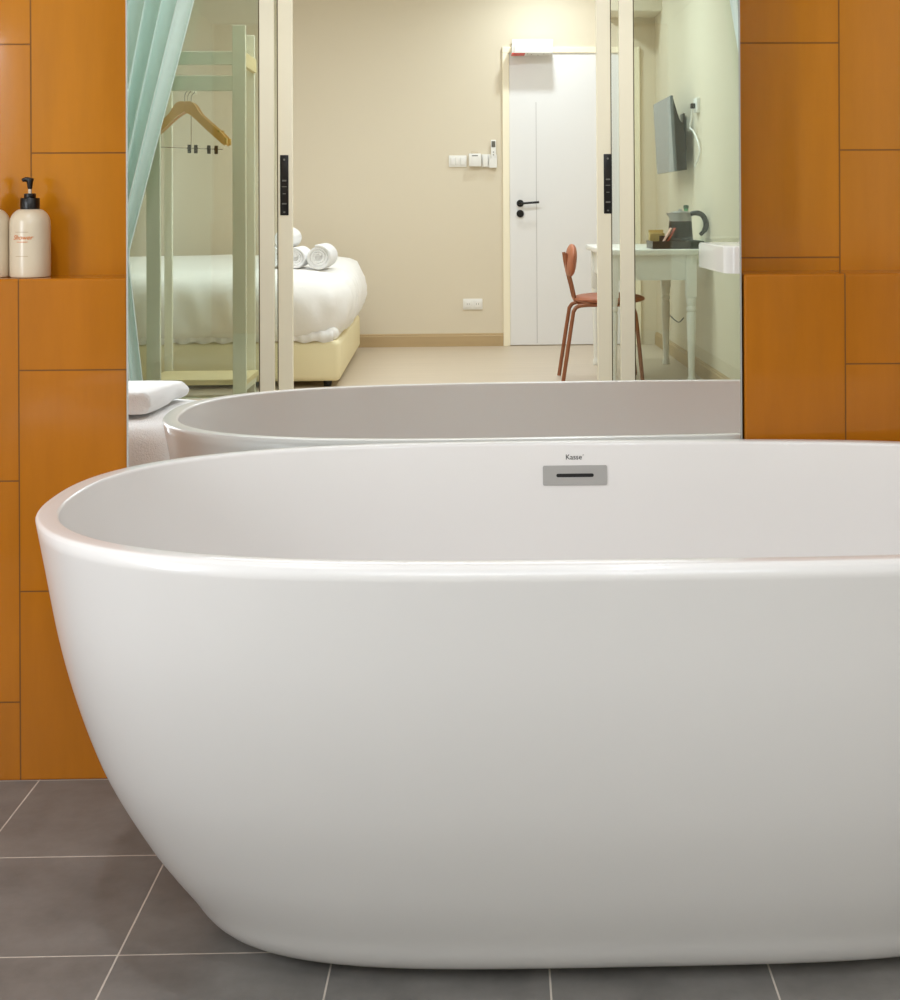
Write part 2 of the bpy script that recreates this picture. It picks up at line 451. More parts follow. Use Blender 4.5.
# ------------------------------------------------------------------ soap bottles on the ledge
def soap(loc, label):
    t = thing('soap_bottle', label, 'bottle', loc, 0, 'pump bottles on the tiled ledge')
    r = .0362
    prof = [(.001, .0), (r-.003, .0), (r-.0008, .001), (r, .004)]+[(r, z) for z in (.03, .06, .09, .096)]
    for i in range(1, 9):
        q = i/8*PI/2
        prof.append((r-.0185*(1-math.cos(q)**1.3), .096+.029*math.sin(q)**.9))
    prof += [(.015, .1245), (.015, .130), (.001, .130)]
    b = link('bottle_body', lathe(NB(), prof, n=64), 'cream_plastic', t)
    def wrap(bm, cx, cz):
        for v in bm.verts:
            a = (v.co.x+cx)/r; d = r+.0005+max(0, v.co.z)
            v.co = Vector((d*math.sin(a), -d*math.cos(a), cz+v.co.y))
        return bm
    link('lettering', wrap(text_mesh('Shower', .0118, .35, .0002, .0001), -.003, .0735), 'orange_ink', b, sm=False)
    def rule(nm, wd, h, cx, cz, m):
        bm = NB(); n = 16
        loft(bm, [[(-wd/2+wd*k/n, -h/2, z) for z in (0, .0003)]+[(-wd/2+wd*k/n, h/2, z) for z in (.0003, 0)] for k in range(n+1)])
        link(nm, wrap(bm, cx, cz), m, b, sm=False)
    rule('lettering_rule', .020, .0011, -.003, .0655, 'orange_ink')
    rule('lettering_line', .024, .0009, -.004, .0835, 'grey_ink')
    rule('small_print', .023, .0011, -.004, .0395, 'grey_ink')
    c = lathe(NB(), [(.001, .1245), (.0168, .1245), (.0172, .126), (.0172, .1440), (.0162, .1455), (.0102, .1456), (.0105, .1462), (.0105, .1530), (.0098, .1538), (.001, .1538)], n=48)
    link('pump_collar', c, 'black', t)
    link('pump_stem', lathe(NB(), [(.001, .152), (.0032, .152), (.0032, .164), (.001, .164)], n=16), 'clear', t)
    bm = lathe(NB(), [(.001, .1620), (.0036, .1620), (.0042, .1635), (.0056, .1745), (.0072, .1790), (.0066, .1815), (.001, .1825)], n=24)
    tube(bm, bez([(.004, 0, .1775), (-.004, -.002, .1795), (-.0095, -.004, .1790), (-.0125, -.005, .1770)]), [.0045]*14+[.0038]*6+[.003]*5)
    link('pump_head', bm, 'black', t)
    return t
b1 = soap((-.8665, 2.668, ZL), 'cream pump bottle with black pump standing whole on the orange ledge')
dup(b1, (-.9415, 2.672, ZL), 0, 'cream pump bottle cut off by the picture edge, beside the whole one', 'pump bottles on the tiled ledge')

# ------------------------------------------------------------------ towels beside the bath (seen in the mirror)
def soft_block(sx, sy, sz, p=6, seed=0, amp=.008, scale=6, n=40, m=24, sag=0):
    """cloth-like rounded block, base at z=0"""
    bm = NB(); rings = []
    for j in range(m+1):
        ph = -PI/2+PI*j/m
        cz = math.copysign(abs(math.sin(ph))**(2/p), math.sin(ph)); cr = abs(math.cos(ph))**(2/p) if 0 < j < m else .02
        rr = []
        for i in range(n):
            th = 2*PI*i/n; c, s = math.cos(th), math.sin(th)
            x = sx/2*cr*math.copysign(abs(c)**(2/p), c); y = sy/2*cr*math.copysign(abs(s)**(2/p), s)
            z = sz/2*(1+cz)
            v = Vector((x, y, z)); d = noise.noise_vector(v*scale+Vector((seed, seed*2, 0)))*amp
            d += noise.noise_vector(v*scale*2.7+Vector((seed, 5, 1)))*amp*.4
            if z < .004: d.z = 0
            v += d; v.z -= sag*(x/sx)**2
            v.z = max(v.z, 0)
            rr.append(v)
        rings.append(rr)
    return loft(bm, rings)
st = room_thing('stool', 'round-topped stool wrapped in a white towel, seen in the mirror beyond the tub end', 'stool', -1.00, 1.16)
bm = soft_block(.56, .56, .11, 5, 3, .004); [setattr(v, 'co', v.co+Vector((0, 0, .345))) for v in bm.verts]
link('seat', bm, 'linen', st)
for sx in (-1, 1):
    for sy in (-1, 1):
        link('leg', tube(NB(), [(sx*.17, sy*.17, 0), (sx*.14, sy*.14, .365)], .018), 'white', st)
# cloth skirt draped over the stool
bm = NB(); rings = []
for z, k, a in ((.494, .10, 0), (.497, .55, 0), (.494, .86, .001), (.478, .97, .003), (.45, 1.02, .005), (.36, 1.03, .012), (.26, 1.05, .02), (.12, 1.07, .026)):
    rr = []
    for i in range(120):
        th = 2*PI*i/120; c, s = math.cos(th), math.sin(th); p = 3.4
        x = .31*k*math.copysign(abs(c)**(2/p), c); y = .31*k*math.copysign(abs(s)**(2/p), s)
        w = a*math.sin(th*14+1.5*math.sin(th*3))
        rr.append((x+c*w, y+s*w, z+noise.noise(Vector((x*9, y*9, z*5)))*.006))
    rings.append(rr)
loft(bm, rings, True, False)
dt = link('draped_towel', bm, 'towel', auto=0); dt.location = UV(-1.00, 1.16, -.025); dt.rotation_euler = (0, 0, TH)
dt.modifiers.new('thick', 'SOLIDIFY').thickness = .006
tag(dt, 'white towel draped over the stool, hanging below the folded one', 'towel')
bm = NB()
# folded towel: three layers with a rounded fold on the right
out = []
def layer(z0, z1, x0, x1):
    r = (z1-z0)/2; zc = (z0+z1)/2
    pts = [(x0, z0), (x1-r, z0)]
    pts += [(x1-r+r*math.sin(a), zc-r*math.cos(a)) for a in [PI*i/8 for i in range(1, 8)]]
    pts += [(x1-r, z1), (x0, z1)]
    return pts
rings = []
for k in range(25):
    y = -.20+.40*k/24
    e = 1-.02*abs(k-12)/12
    rr = []
    for x, z in layer(.0, .056, -.22, .19):
        # more points along the straight runs
        rr.append((x*e+.012*noise.noise(Vector((y*7, z*20, 0))), y, max(0, z+.006*noise.noise(Vector((x*12, y*9, 3)))+(.006 if z > .03 else 0)*math.sin(y*9))))
    rings.append(rr)
loft(bm, rings)
ft = link('folded_towel', bm, 'towel', auto=0); ft.location = UV(-1.00, 1.13, .480); ft.rotation_euler = (0, 0, TH+.06)
sb = ft.modifiers.new('soft', 'SUBSURF'); sb.levels = 1; sb.render_levels = 1
tag(ft, 'thick white folded towel lying on top of the draped towel', 'towel')

# ------------------------------------------------------------------ washbasin counter
wb = room_thing('washbasin', 'white rounded washbasin slab on the bathroom side wall, seen in the mirror', 'washbasin', 1.172, -1.12)
ol = []
for i in range(9):
    a = PI/2*i/8; ol.append((.085-.085*math.cos(a), -.085+.085*math.sin(a)))
ol = [(0, -.74)]+ol+[(.53, 0), (.53, -.74)]
bm = prism(NB(), ol, .726, .848, 'z')
bmesh.ops.bevel(bm, geom=[e for e in bm.edges if abs(e.verts[0].co.z-e.verts[1].co.z) < 1e-5 and e.verts[0].co.z > .8], offset=.006, segments=2, affect='EDGES')
link('counter', bm, 'basin', wb)
bm = lathe(NB(), [(.002, .8485), (.12, .8485), (.155, .850), (.165, .856), (.160, .860), (.150, .857), (.11, .851), (.002, .850)], c=(.29, -.36), n=48)
link('bowl_rim', bm, 'basin', wb)

# ------------------------------------------------------------------ curtains
def curtain(name, label, edge, fixed, v, m='teal', n=90, zs=46, hem=True):
    """edge(z) gives the free edge, fixed(z) the side held at the wall; pleats follow the gather"""
    t = room_thing(name, label, 'curtain', 0, 0, 0, 0, 'teal curtains at the glass doors')
    def sheet(s0, s1, n):
        bm = NB(); rows = []
        for j in range(zs+1):
            z = .02+(2.33-.02)*j/zs; rr = []
            for i in range(n+1):
                s = s0+(s1-s0)*i/n; u = fixed(z)+(edge(z)-fixed(z))*s
                w = abs(edge(z)-fixed(z)); amp = min(.040, .016+.05*(1-min(1, w/.9))) if w > .1 else .012
                ph = s*9*2*PI+.5*math.sin(z*1.7)
                vv = v+amp*math.sin(ph)+.012*math.sin(ph*.5+z)
                u += .016*math.cos(ph)
                rr.append(bm.verts.new((u, vv, z)))
            rows.append(rr)
        for a, b in zip(rows, rows[1:]):
            for i in range(n): bm.faces.new((a[i], a[i+1], b[i+1], b[i]))
        return bm
    o = link('curtain_cloth', sheet(0, .90, n), m, t, auto=0); o.modifiers.new('thick', 'SOLIDIFY').thickness = .004
    h = link('curtain_hem', sheet(.90, 1.0, 14), 'teal2', t, auto=0); h.modifiers.new('thick', 'SOLIDIFY').thickness = .005
    return t
def e_left(z):
    if z > .80: return -1.640+(z-.80)*.252
    return -1.640+(.80-z)*.11
curtain('curtain', 'teal pleated curtain gathered to the side, in front of the garment rack', e_left, lambda z: -2.03, -1.885)
def e_right(z):
    return 1.351+(2.09-z)*.158 if z > 1.25 else 1.484
curtain('curtain', 'narrow strip of teal curtain at the right upper edge of the mirror', e_right, lambda z: e_right(z)+.075, -1.90, n=30)

# ------------------------------------------------------------------ garment rack
RU0, RU1, RV0, RV1 = -1.64, -1.128, -2.82, -2.34
rk = room_thing('garment_rack', 'pale open garment rack with a bottom shelf behind the glass beside the bed', 'clothes rack', RU0, RV1)
w, d = RU1-RU0, RV1-RV0
for (x, wd) in ((0, .07), (w-.068, .068)):
    link('post', BX(x, x+wd, -.03, 0, 0, 1.985, .002), 'rackw', rk, sm=False)
    link('post', BX(x, x+(.042 if x == 0 else .05), -d, -d+.03, 0, 1.985 if x else 1.86, .002), 'rackw', rk, sm=False)
for z0, z1 in ((1.778, 1.848), (1.642, 1.722)):
    link('rail', BX(.07, w-.068, -.026, -.004, z0, z1, .002), 'rackw', rk, sm=False)
link('rail', BX(.042, w-.05, -d+.004, -d+.026, 1.70, 1.76, .002), 'rackw', rk, sm=False)
for x in (.006, w-.030):
    link('side_rail', BX(x, x+.024, -d+.03, -.03, 1.775, 1.850, .002), 'rackwood', rk, sm=False)
link('hanging_rod', tube(NB(), [(.165, -d+.01, 1.6695), (.165, -.015, 1.6695)], .011), 'rackw', rk)
link('bottom_shelf', BX(.0, w, -d+.03, -.03, .105, .135, .003), 'rackwood', rk, sm=False)
for x in (.01, w-.03): link('shelf_bearer', BX(x, x+.02, -d+.03, -.03, .07, .105), 'rackw', rk, sm=False)

HK = [(.0178*math.cos(q), 0, 1.6662+.0178*math.sin(q)) for q in [-PI/3+i*PI/9 for i in range(13)]]
def hanger(u, v, rz, label):
    t = room_thing('clothes_hanger', label, 'hanger', u, v, 0, rz, 'wooden hangers on the garment rack')
    # shoulder outline (x, z), apex at x=0
    top = bez([(0, 1.600), (.035, 1.598), (.058, 1.578), (.085, 1.535), (.150, 1.475), (.205, 1.425), (.226, 1.395), (.228, 1.372)], 5)
    bot = bez([(.214, 1.362), (.190, 1.382), (.120, 1.445), (.045, 1.515), (0, 1.545)], 5)
    R = [(p[0], p[1]) for p in [(q.x, q.y) for q in top]]+[(q.x, q.y) for q in bot]
    for s in (1, -1):
        bm = NB(); prism(bm, [(s*x, z) for x, z in R], -.007, .007)
        es = [e for e in bm.edges if abs(e.verts[0].co.y-e.verts[1].co.y) < 1e-6]
        bmesh.ops.bevel(bm, geom=es, offset=.003, segments=2, affect='EDGES')
        link('shoulder', bm, 'hangerw', t)
        link('shoulder_notch', BX(min(s*.178, s*.192), max(s*.178, s*.192), -.0078, .0078, 1.433, 1.448, .002), 'brass', t)
        link('shoulder_tip', BX(min(s*.216, s*.2295), max(s*.216, s*.2295), -.0078, .0078, 1.368, 1.405, .003), 'brass', t)
    link('hook', tube(NB(), bez([(0, 0, 1.59), (0, 0, 1.630)]+HK, 5), .0025, 8), 'chrome', t)
    return t
def vec2(p): return p
for_h = hanger
# the 2-D outline helper above uses bez with 2-D points, so give them a third coordinate
_bez3 = bez
def bez(pts, k=8):
    if len(pts[0]) == 2: return [Vector((p.x, p.y)) for p in _bez3([(a, b, 0) for a, b in pts], k)]
    return _bez3(pts, k)
hanger(-1.475, -2.52, .10, 'golden wooden clothes hanger nearest the front of the garment rack')
hanger(-1.475, -2.60, -.08, 'golden wooden clothes hanger just behind the front one on the rack')
ch = room_thing('clip_hanger', 'thin wire trouser hanger with small black clips behind the wooden hangers', 'hanger', -1.475, -2.70)
bm = tube(NB(), [(-.20, 0, 1.365), (.17, 0, 1.350)], .0022, 8)
tube(bm, bez([(0, 0, 1.357), (0, 0, 1.50), (0, 0, 1.630)]+HK, 5), .0022, 8)
link('wire', bm, 'chrome', ch)
for x in (-.01, .025, .095, .135):
    bm = NB(); z = 1.358-x*.04
    box(bm, x-.009, x+.009, -.008, -.003, z-.028, z+.018, .002); box(bm, x-.009, x+.009, .003, .008, z-.028, z+.018, .002)
    box(bm, x-.011, x+.011, -.009, .009, z-.006, z+.004, .002)
    link('clip', bm, 'black', ch)

# ------------------------------------------------------------------ bed
bd = room_thing('bed', 'double bed with white duvet on a cream upholstered base, seen in the mirror', 'bed', -.70, -3.06, 0, -.015)
bm = BX(-2.10, 0, -2.0, 0, .035, .268, .03, 4); link('bed_base', bm, 'bedbase', bd)
for x in (-2.0, -.08):
    for y in (-1.9, -.08): link('bed_foot', lathe(NB(), [(.001, 0), (.022, 0), (.026, .045), (.001, .045)], c=(x, y), n=16), 'black', bd)
bm = BX(-2.10, -.015, -1.98, -.02, .265, .34, .03, 3); link('mattress', bm, 'linen', bd)
bm = NB(); rings = []
nn = 300
prof = [(.300, -.16), (.290, -.05), (.286, -.012), (.296, .022), (.330, .046), (.38, .066), (.44, .082), (.50, .088), (.55, .082), (.592, .066), (.624, .036), (.646, -.01), (.657, -.07), (.663, -.15), (.667, -.28), (.670, -.45), (.672, -.65), (.672, -.85), (.672, -.97)]
for z, dd in prof:
    rr = []; a, b, pp = 1.02+dd, 1.0+dd, 9-3.5*min(1, max(0, (z-.3)/.3)) if dd > -.3 else 4
    for i in range(nn):
        th = 2*PI*i/nn; c, sn = math.cos(th), math.sin(th)
        rad = (abs(c/a)**pp+abs(sn/b)**pp)**(-1/pp); x, y = rad*c, rad*sn
        f = max(0, 1-abs(z-.45)/.19)
        q = x if abs(sn/b) > abs(c/a) else y
        cre = (math.sin(q*30+3.5*noise.noise(Vector((q*2, z*3, 1)))+(z-.4)*9)*.5+noise.noise(Vector((q*13, z*5, 4))))*(.4+.6*max(0, min(1, (.56-z)/.2)))
        v = Vector((x, y, z))+Vector((c, sn, 0))*.036*cre*f
        if z > .6: v.z += .010*noise.noise(Vector((x*3, y*3, 7)))+.035*max(0, min(1, (.28-y)/.5))
        elif z < .34: v.z += .012*noise.noise(Vector((x*5, y*5, 2)))
        rr.append(v+Vector((-1.04, -1.0, 0)))
    rings.append(rr)
loft(bm, rings); link('duvet', bm, 'linen', bd, auto=0)
bm = NB(); rr0, rr1 = [], []
for i in range(241):
    x = -2.0+1.96*i/240; y = -.008+.004*math.sin(i*.9)+.003*math.sin(i*.37)
    rr0.append((x, y+.012, .325)); rr1.append((x, y+.016, .262+.006*math.sin(i*.45)))
A = [bm.verts.new(p) for p in rr0]; B = [bm.verts.new(p) for p in rr1]
for i in range(240): bm.faces.new((A[i], A[i+1], B[i+1], B[i]))
fr = link('sheet_frill', bm, 'linen', bd, auto=0); fr.modifiers.new('thick', 'SOLIDIFY').thickness = .006

def roll(u, v, z, sc, label, src=None, rz=.03):
    g = 'rolled towels piled on the bed'; r, ln = .078, .36
    if src:
        o = dup(src, UV(u, v, z), TH+rz, label, g); o.scale = (sc, 1, sc); return o
    t = room_thing('rolled_towel', label, 'towel', u, v, z, rz, g)
    bm = NB(); n = 170; turns = 3.2; th0 = .016
    outr, inr = [], []
    for i in range(n+1):
        q = i/n; a = 2*PI*turns*q+.6; rad = .012+(r-.012-th0)*q
        wob = 1+.05*noise.noise(Vector((math.cos(a)*1.3, math.sin(a)*1.3, q*3)))
        outr.append((rad*wob*math.cos(a), rad*wob*math.sin(a)+r)); inr.append(((rad+th0)*wob*math.cos(a), (rad+th0)*wob*math.sin(a)+r))
    prof = outr+inr[::-1]; N = len(prof)
    V = []
    for k, y in enumerate([-ln, -ln+.01, -.014, -.004, 0]):
        g_ = .93 if k in (0, 4) else 1
        V.append([bm.verts.new((x*g_, y+.006*math.sin(x*60), max(.0005, (zz-r)*g_+r))) for x, zz in prof])
    for a, b in zip(V, V[1:]):
        for i in range(N):
            j = (i+1) % N; bm.faces.new((a[i], a[j], b[j], b[i]))
    for V0 in (V[0], V[-1]):
        for i in range(n): bm.faces.new((V0[i], V0[i+1], V0[N-2-i], V0[N-1-i]))
    link('towel_cloth', bm, 'towel', t, auto=0)
    link('inner_cloth', tube(NB(), [(0, -ln+.012, r), (0, -.010, r)], r*.78, 32), 'towel', t)
    return t
ZB = .658
r1 = roll(-.845, -3.26, ZB, 1, 'large rolled white towel at the right end of the pile on the bed')
roll(-.990, -3.34, ZB+.006, .84, 'smaller rolled white towel next to the large one on the bed', r1, .02)
roll(-1.127, -3.34, ZB+.014, .84, 'rolled white towel at the far left of the pile, behind the glass door frame', r1, .02)
roll(-1.0585, -3.35, ZB+.121, .84, 'rolled white towel on top of the pile on the bed', r1, .02)

# ------------------------------------------------------------------ chair
cr_ = room_thing('chair', 'tan leather dining chair with brown tube legs facing the desk', 'chair', .83, -3.285)
# chair faces +x (the desk); local y is width
def pad(bm, cx, cy, cz, rx, ry, rz_, tilt=0, p=2.6, n=40, m=16):
    rings = []
    for j in range(m+1):
        ph = -PI/2+PI*j/m; k = abs(math.cos(ph))**.75 if 0 < j < m else .02; sz = math.sin(ph)
        rr = []
        for i in range(n):
            th = 2*PI*i/n; c, s = math.cos(th), math.sin(th)
            v = Vector((rx*k*math.copysign(abs(c)**(2/p), c), ry*k*math.copysign(abs(s)**(2/p), s), rz_*sz))
            v = Matrix.Rotation(tilt, 3, 'Y') @ v
            rr.append(v+Vector((cx, cy, cz)))
        rings.append(rr)
    return loft(bm, rings)
link('seat', pad(NB(), .035, 0, .482, .215, .19, .032, .0), 'leather', cr_)
link('backrest', pad(NB(), -.188, 0, .708, .098, .19, .030, PI/2+.10), 'leather', cr_)
for s in (-1, 1):
    bm = tube(NB(), bez([(-.250, s*.175, .006), (-.195, s*.165, .36), (-.180, s*.16, .425), (-.140, s*.15, .449), (-.02, s*.14, .452)]), .0115)
    link('leg', bm, 'chairmetal', cr_)
    bm = tube(NB(), bez([(.215, s*.175, .006), (.185, s*.165, .33), (.170, s*.16, .420), (.135, s*.15, .449), (.02, s*.14, .452)]), .0115)
    link('leg', bm, 'chairmetal', cr_)
bm = NB()
for s in (-1, 1): tube(bm, bez([(.0, s*.06, .449), (-.13, s*.06, .455), (-.165, s*.065, .48), (-.186, s*.07, .56), (-.214, s*.075, .68), (-.225, s*.075, .755)]), .010)
tube(bm, [(-.02, -.15, .452), (-.02, .15, .452)], .009); tube(bm, [(.06, -.15, .450), (.06, .15, .450)], .009)
link('back_support', bm, 'chairmetal', cr_)

# ------------------------------------------------------------------ desk
DU0, DU1, DV0, DV1 = .835, 1.350, -4.10, -3.0
dk = room_thing('desk', 'white desk with turned legs along the bedroom wall, behind the glass', 'desk', DU0, DV1)
w, d = DU1-DU0, DV1-DV0
link('desk_top', BX(-.03, w+.02, -d-.03, .03, .745, .780, .008, 3), 'desk', dk)
for q in ((.05, w-.05, -.035, -.015), (.05, w-.05, -d+.015, -d+.035), (.015, .035, -d+.05, -.05), (w-.035, w-.015, -d+.05, -.05)):
    link('apron', BX(*q, .60, .748), 'desk', dk, sm=False)
for x in (.031, w-.031):
    for y in (-.031, -d+.031):
        bm = BX(x-.03, x+.03, y-.03, y+.03, .50, .746, .003)
        lathe(bm, [(.001, 0), (.021, 0), (.024, .008), (.024, .03), (.017, .045), (.019, .06), (.022, .20), (.027, .36), (.0285, .40), (.022, .415), (.0295, .425), (.0295, .44), (.023, .45), (.026, .46), (.029, .48), (.029, .503), (.001, .503)], c=(x, y), n=28)
        link('leg', bm, 'desk', dk)
# things on the desk
ZD = .780
tr = room_thing('tray', 'black hotel tray with raised rim on the white desk', 'tray', 1.245, -3.15, ZD)
bm = NB(); bx0, bx1, by0, by1 = -.15, .15, -.14, .14
box(bm, bx0, bx1, by0, by1, 0, .008); box(bm, bx0, bx0+.008, by0, by1, .008, .045, .002); box(bm, bx1-.008, bx1, by0, by1, .008, .045, .002)
box(bm, bx0+.008, bx1-.008, by1-.008, by1, .008, .045, .002); box(bm, bx0+.008, bx1-.008, by0, by0+.008, .008, .045, .002)
link('tray_body', bm, 'tray', tr, sm=False)
link('divider', BX(-.10, -.045, .05, .056, .008, .075, .002), 'tray', tr, sm=False)
kt = room_thing('kettle', 'black and steel electric kettle standing on the tray', 'kettle', 1.278, -3.15, ZD+.0086, .30)
link('base', lathe(NB(), [(.001, 0), (.078, 0), (.080, .006), (.078, .022), (.001, .024)], n=40), 'kettle', kt)
link('body', lathe(NB(), [(.001, .024), (.074, .024), (.0745, .03), (.066, .150), (.001, .150)], n=48), 'kettle', kt)
link('steel_band', lathe(NB(), [(.060, .148), (.0665, .150), (.064, .196), (.0655, .200), (.058, .202), (.056, .15)], n=48), 'steel', kt)
bm = lathe(NB(), [(.001, .196), (.059, .196), (.055, .206), (.012, .211), (.010, .220), (.001, .221)], n=40); link('lid', bm, 'steel', kt)
bm = loft(NB(), [[(-.060, -.018, .165), (-.060, .018, .165), (-.060, .016, .195), (-.060, -.016, .195)], [(-.082, -.006, .190), (-.082, .006, .190), (-.082, .006, .201), (-.082, -.006, .201)]]); link('spout', bm, 'steel', kt)
bm = tube(NB(), bez([(.052, 0, .190), (.095, 0, .198), (.132, 0, .182), (.150, 0, .138), (.143, 0, .100), (.116, 0, .070)]), [.014]*8+[.016]*26+[.012]*7); link('handle', bm, 'kettle', kt)
cb = room_thing('card_box', 'small brown card box at the left end of the tray', 'box', 1.118, -3.24, ZD+.0086)
bm = NB(); box(bm, -.013, .075, -.03, .03, 0, .080, .002); link('box_body', bm, 'kraft', cb, sm=False)
link('box_flap', BX(-.013, .075, -.031, -.028, .080, .098), 'kraft', cb, sm=False)
for k, (du, m_, lb) in enumerate(((0, 'pink', 'pale pink drink sachet leaning between the card box and the kettle'), (.022, 'reds', 'red drink sachet leaning against the kettle'))):
    s = link('sachet', BX(-.004, .004, -.026, .026, 0, .125, .0015), m_); s.location = UV(1.146+du, -3.048, ZD+.012); s.rotation_euler = (0, .52, TH)
    tag(s, lb, 'sachet')
wbt = room_thing('water_bottle', 'small clear green-capped bottle standing behind the kettle', 'bottle', 1.345, -3.36, ZD)
link('bottle_body', lathe(NB(), [(.001, 0), (.03, 0), (.032, .01), (.032, .16), (.026, .19), (.013, .215), (.013, .235), (.001, .235)], n=32), 'greenb', wbt)
link('bottle_cap', lathe(NB(), [(.001, .232), (.016, .232), (.016, .252), (.001, .254)], n=24), 'bottlecap', wbt)

# ------------------------------------------------------------------ television
tv = room_thing('tv', 'flat television on a wall bracket beside the desk, seen from its edge in the mirror', 'television', 1.312, -3.99, 1.477)
bm = BX(-.012, .006, -.39, .39, -.236, .236, .004)
link('screen', BX(-.014, -.011, -.385, .385, -.225, .232), 'tvgrey', tv, sm=False)
link('bezel', bm, 'tvgrey', tv, sm=False)
bm = loft(NB(), [[(.006, -.38, -.23), (.006, .385, -.23), (.006, .385, .22), (.006, -.38, .22)], [(.030, -.37, -.232), (.030, .38, -.232), (.030, .38, .12), (.030, -.37, .12)], [(.072, -.30, -.228), (.072, .36, -.228), (.072, .36, .00), (.072, -.30, .00)]])
link('back_cover', bm, 'tvback', tv, sm=False)
bm = NB(); box(bm, .114, .124, -.07, .07, -.10, .14, .003); box(bm, .068, .118, -.06, .06, -.09, .09, .02, 4)
link('wall_mount', bm, 'blackmetal', tv)
tv.rotation_euler = (0, -.05, TH)
ws = room_thing('wall_socket', 'white socket box on the wall just above the television', 'socket', 1.44, -3.45, 1.64)
link('socket_plate', BX(-.022, 0, -.06, .06, -.045, .045, .004), 'white', ws)
link('plug', BX(-.05, -.022, -.018, .018, -.02, .012, .004), 'blackmetal', ws)
tc_ = link('tv_cable', tube(NB(), bez([(1.40, -3.45, 1.63), (1.40, -3.47, 1.57), (1.40, -3.53, 1.51), (1.41, -3.46, 1.48), (1.425, -3.38, 1.41), (1.43, -3.36, 1.34), (1.42, -3.48, 1.27)]), .006, 8), 'white'); tc_.rotation_euler = (0, 0, TH)
tag(tc_, 'white television cable looping down the wall behind the set', 'cable')
tc2 = link('power_cable', tube(NB(), bez([(1.39, -3.78, .32), (1.375, -3.9, .285), (1.37, -4.2, .30), (1.385, -4.4, .30), (1.37, -4.45, .27), (1.39, -4.5, .22)]), .004, 8), 'blackmetal'); tc2.rotation_euler = (0, 0, TH)
tag(tc2, 'thin black cable on the wall under the desk', 'cable')

# ------------------------------------------------------------------ fittings on the far wall
VW = -5.40
sw = room_thing('wall_switch', 'white triple light switch on the cream wall, left of the keycard holder', 'switch', -.035+.003, VW, 1.365)
link('switch_plate', BX(-.066, .066, 0, .012, -.043, .043, .004), 'white', sw)
for k in (-1, 0, 1): link('rocker', BX(k*.036-.016, k*.036+.016, .011, .018, -.028, .028, .003), 'white', sw)
kc = room_thing('keycard_switch', 'white keycard holder with dark slot between the light switch and the remote', 'switch', .098, VW, 1.375)
link('card_body', BX(-.048, .044, 0, .045, -.050, .046, .006), 'white', kc)
link('card_slot', BX(-.025, .018, .044, .0458, .026, .032), 'black', kc, sm=False)
link('key_tab', BX(-.03, .02, .012, .018, .046, .062, .002), 'cream_plastic', kc)
rh = room_thing('remote_holder', 'white wall holder that carries the air conditioner remote', 'holder', .205, VW, 1.365)
link('holder_plate', BX(-.06, .05, 0, .010, -.045, .05, .003), 'white', rh)
link('holder_cup', BX(-.052, -.012, .010, .034, -.042, .050, .004), 'white', rh)
bm = NB(); box(bm, -.004, .006, .010, .040, -.045, .045); box(bm, .046, .052, .010, .040, -.045, .045); box(bm, .006, .046, .036, .040, -.045, .020); box(bm, -.004, .052, .010, .040, -.049, -.044)
link('holder_pocket', bm, 'white', rh, sm=False)
rc = room_thing('remote_control', 'white remote control with a grey screen standing in the wall holder', 'remote control', .232, VW+.023, 1.322)
link('remote_body', BX(-.019, .019, -.009, .009, 0, .200, .004), 'white', rc)
link('remote_screen', BX(-.014, .014, .0085, .0098, .145, .190, .002), 'screen', rc, sm=False)
for k in range(2): link('button', BX(-.004, .004, .0085, .0105, .105-.02*k, .113-.02*k, .001), 'grey', rc)
ot = room_thing('wall_outlet', 'white double socket low on the cream wall above the skirting', 'socket', .075, VW, .310)
link('outlet_plate', BX(-.072, .072, 0, .012, -.040, .040, .004), 'white', ot)
for k in (-1, 1):
    f = link('outlet_face', BX(k*.034-.027, k*.034+.027, .011, .017, -.027, .027, .003), 'white', ot)
    bm = NB(); box(bm, k*.034-.009, k*.034-.006, .0165, .0175, -.006, .008); box(bm, k*.034+.006, k*.034+.009, .0165, .0175, -.006, .008)
    link('socket_hole', bm, 'grey', f, sm=False)
dc = room_thing('door_closer_mount', 'white box with a red line at the top corner of the white door', 'door closer', .512, VW+.03, 2.165)
link('closer_body', BX(-.13, .155, 0, .17, -.02, .070, .006), 'white', dc)
link('end_block', BX(-.145, -.04, -.0, .160, -.025, .055, .004), 'white', dc)
link('back_plate', BX(-.14, .165, -.004, .010, .05, .10, .003), 'white', dc)
link('red_line', BX(-.147, -.05, .03, .163, -.027, -.018, .001), 'red', dc, sm=False)
for x, y in ((-.08, .05), (0, .09), (.05, .04), (.09, .12), (-.03, .13)): link('screw', lathe(NB(), [(.001, -.0225), (.004, -.0225), (.004, -.0195), (.001, -.0195)], c=(x, y), n=12), 'grey', dc)

# ------------------------------------------------------------------ light
def area(name, loc, size, power, col=(1, .95, .88), rot=(0, 0, 0), shape='DISK', sy=None, spread=PI):
    l = bpy.data.lights.new(name, 'AREA'); l.shape = shape; l.size = size
    if sy: l.size_y = sy
    l.energy = power; l.color = col; l.spread = spread
    o = bpy.data.objects.new(name, l); COL.objects.link(o); o.location = loc; o.rotation_euler = rot
    return o
BC = (.87, .93, 1.0)
def aim(loc, to):
    return (Vector(to)-Vector(loc)).to_track_quat('-Z', 'Y').to_euler()
for nm, x, y, pw in (('downlight', .40, 1.15, 3), ('downlight', -.80, 1.62, 10), ('downlight', .35, .35, 11)):
    area(nm, (x, y, 2.54), .08, pw, BC)
area('ceiling_fill', UV(-.1, -.95, 2.53), 2.4, 22, BC, shape='RECTANGLE', sy=.9)  # added fill without a fixture, set back to lift curtain and door frames
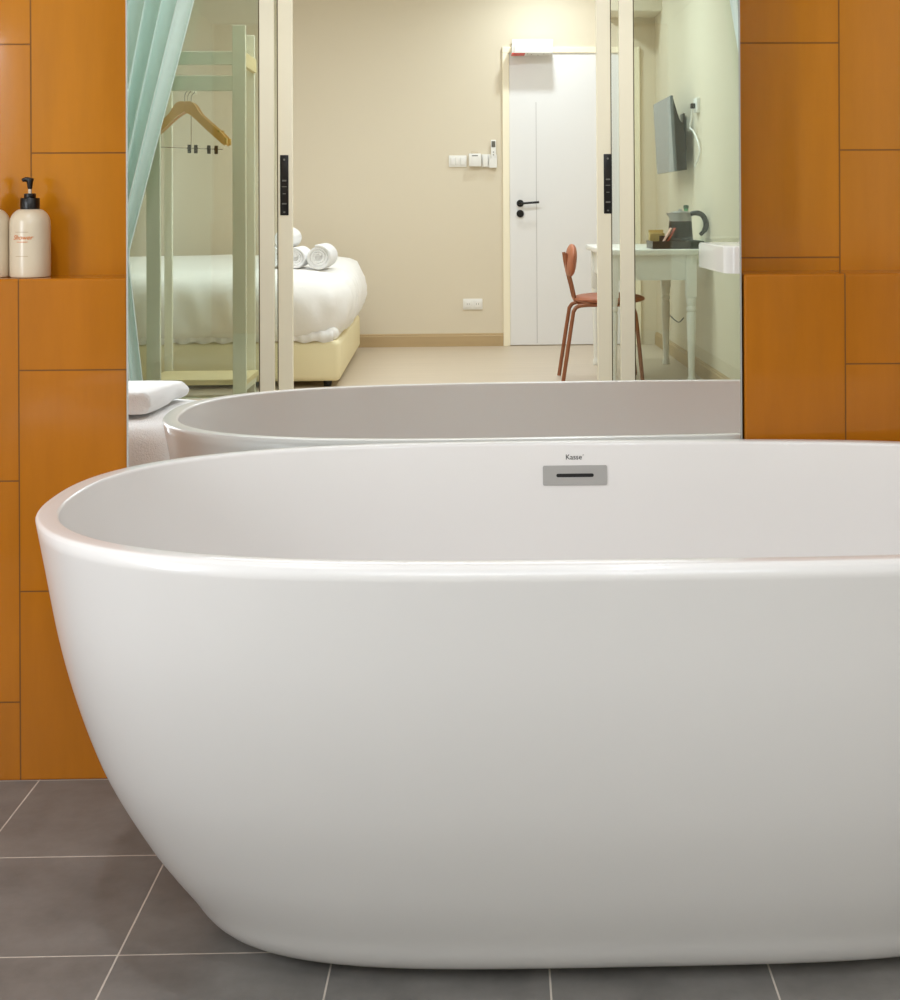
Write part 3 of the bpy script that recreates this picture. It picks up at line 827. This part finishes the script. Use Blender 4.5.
area('tub_front_fill', UV(-.1, -1.72, 2.44), 2.4, 16, BC, rot=(math.radians(62), 0, TH), shape='RECTANGLE', sy=.16)  # invented strip above the glass doors, added to brighten the tub front
for nm, u, v, pw in (('side_fill', -2.0, .85, 38),):  # added low fill out of view at the left, brightens the tub's outside
    p = UV(u, v, .85 if u < 0 else .62); area(nm, p, .8, pw, BC, rot=aim(p, (-.1, 1.9, .35)), shape='RECTANGLE', sy=1.5 if u < 0 else .95)
area('bedroom_fill', UV(-.8, -3.0, 2.76), 1.8, 41, (.90, .95, 1.0), shape='RECTANGLE', sy=1.0)  # unseen fill, moved towards the glass to light the duvet front
area('door_spot', UV(.62, -4.80, 2.74), .10, 11, (.86, .95, 1))
area('desk_spot', UV(.6, -3.4, 2.74), .30, 17, (.82, .93, 1))

w_ = bpy.data.worlds.new('World'); SC.world = w_; w_.use_nodes = True
w_.node_tree.nodes['Background'].inputs[0].default_value = (1, .97, .93, 1)
w_.node_tree.nodes['Background'].inputs[1].default_value = .05

# ------------------------------------------------------------------ camera
f, a, r, H = 1433.92, .0273, .0045, 1.0688
cam = bpy.data.cameras.new('camera'); co = bpy.data.objects.new('camera', cam); COL.objects.link(co)
cam.sensor_fit = 'AUTO'; cam.sensor_width = 36; cam.lens = 36*f/1000
cam.shift_x = (450-539.31)/1000; cam.shift_y = (186.28-500)/1000
cam.clip_start = .05
Rv = Vector((math.cos(a), -math.sin(a), 0)); Fv = Vector((math.sin(a), math.cos(a), 0)); Zv = Vector((0, 0, 1))
X = Rv*math.cos(r)-Zv*math.sin(r); Y = Rv*math.sin(r)+Zv*math.cos(r)
mw = Matrix((X, Y, -Fv)).transposed().to_4x4(); mw.translation = (0, 0, H)
co.matrix_world = mw
SC.camera = co
SC.view_settings.view_transform = 'Standard'; SC.view_settings.look = 'None'
SC.view_settings.exposure = 0; SC.view_settings.gamma = 1; SC.view_settings.use_curve_mapping = False
SC.cycles.use_denoising = True
SC.cycles.max_bounces = 14; SC.cycles.transparent_max_bounces = 24; SC.cycles.glossy_bounces = 8; SC.cycles.diffuse_bounces = 6
SC.cycles.sample_clamp_indirect = 6
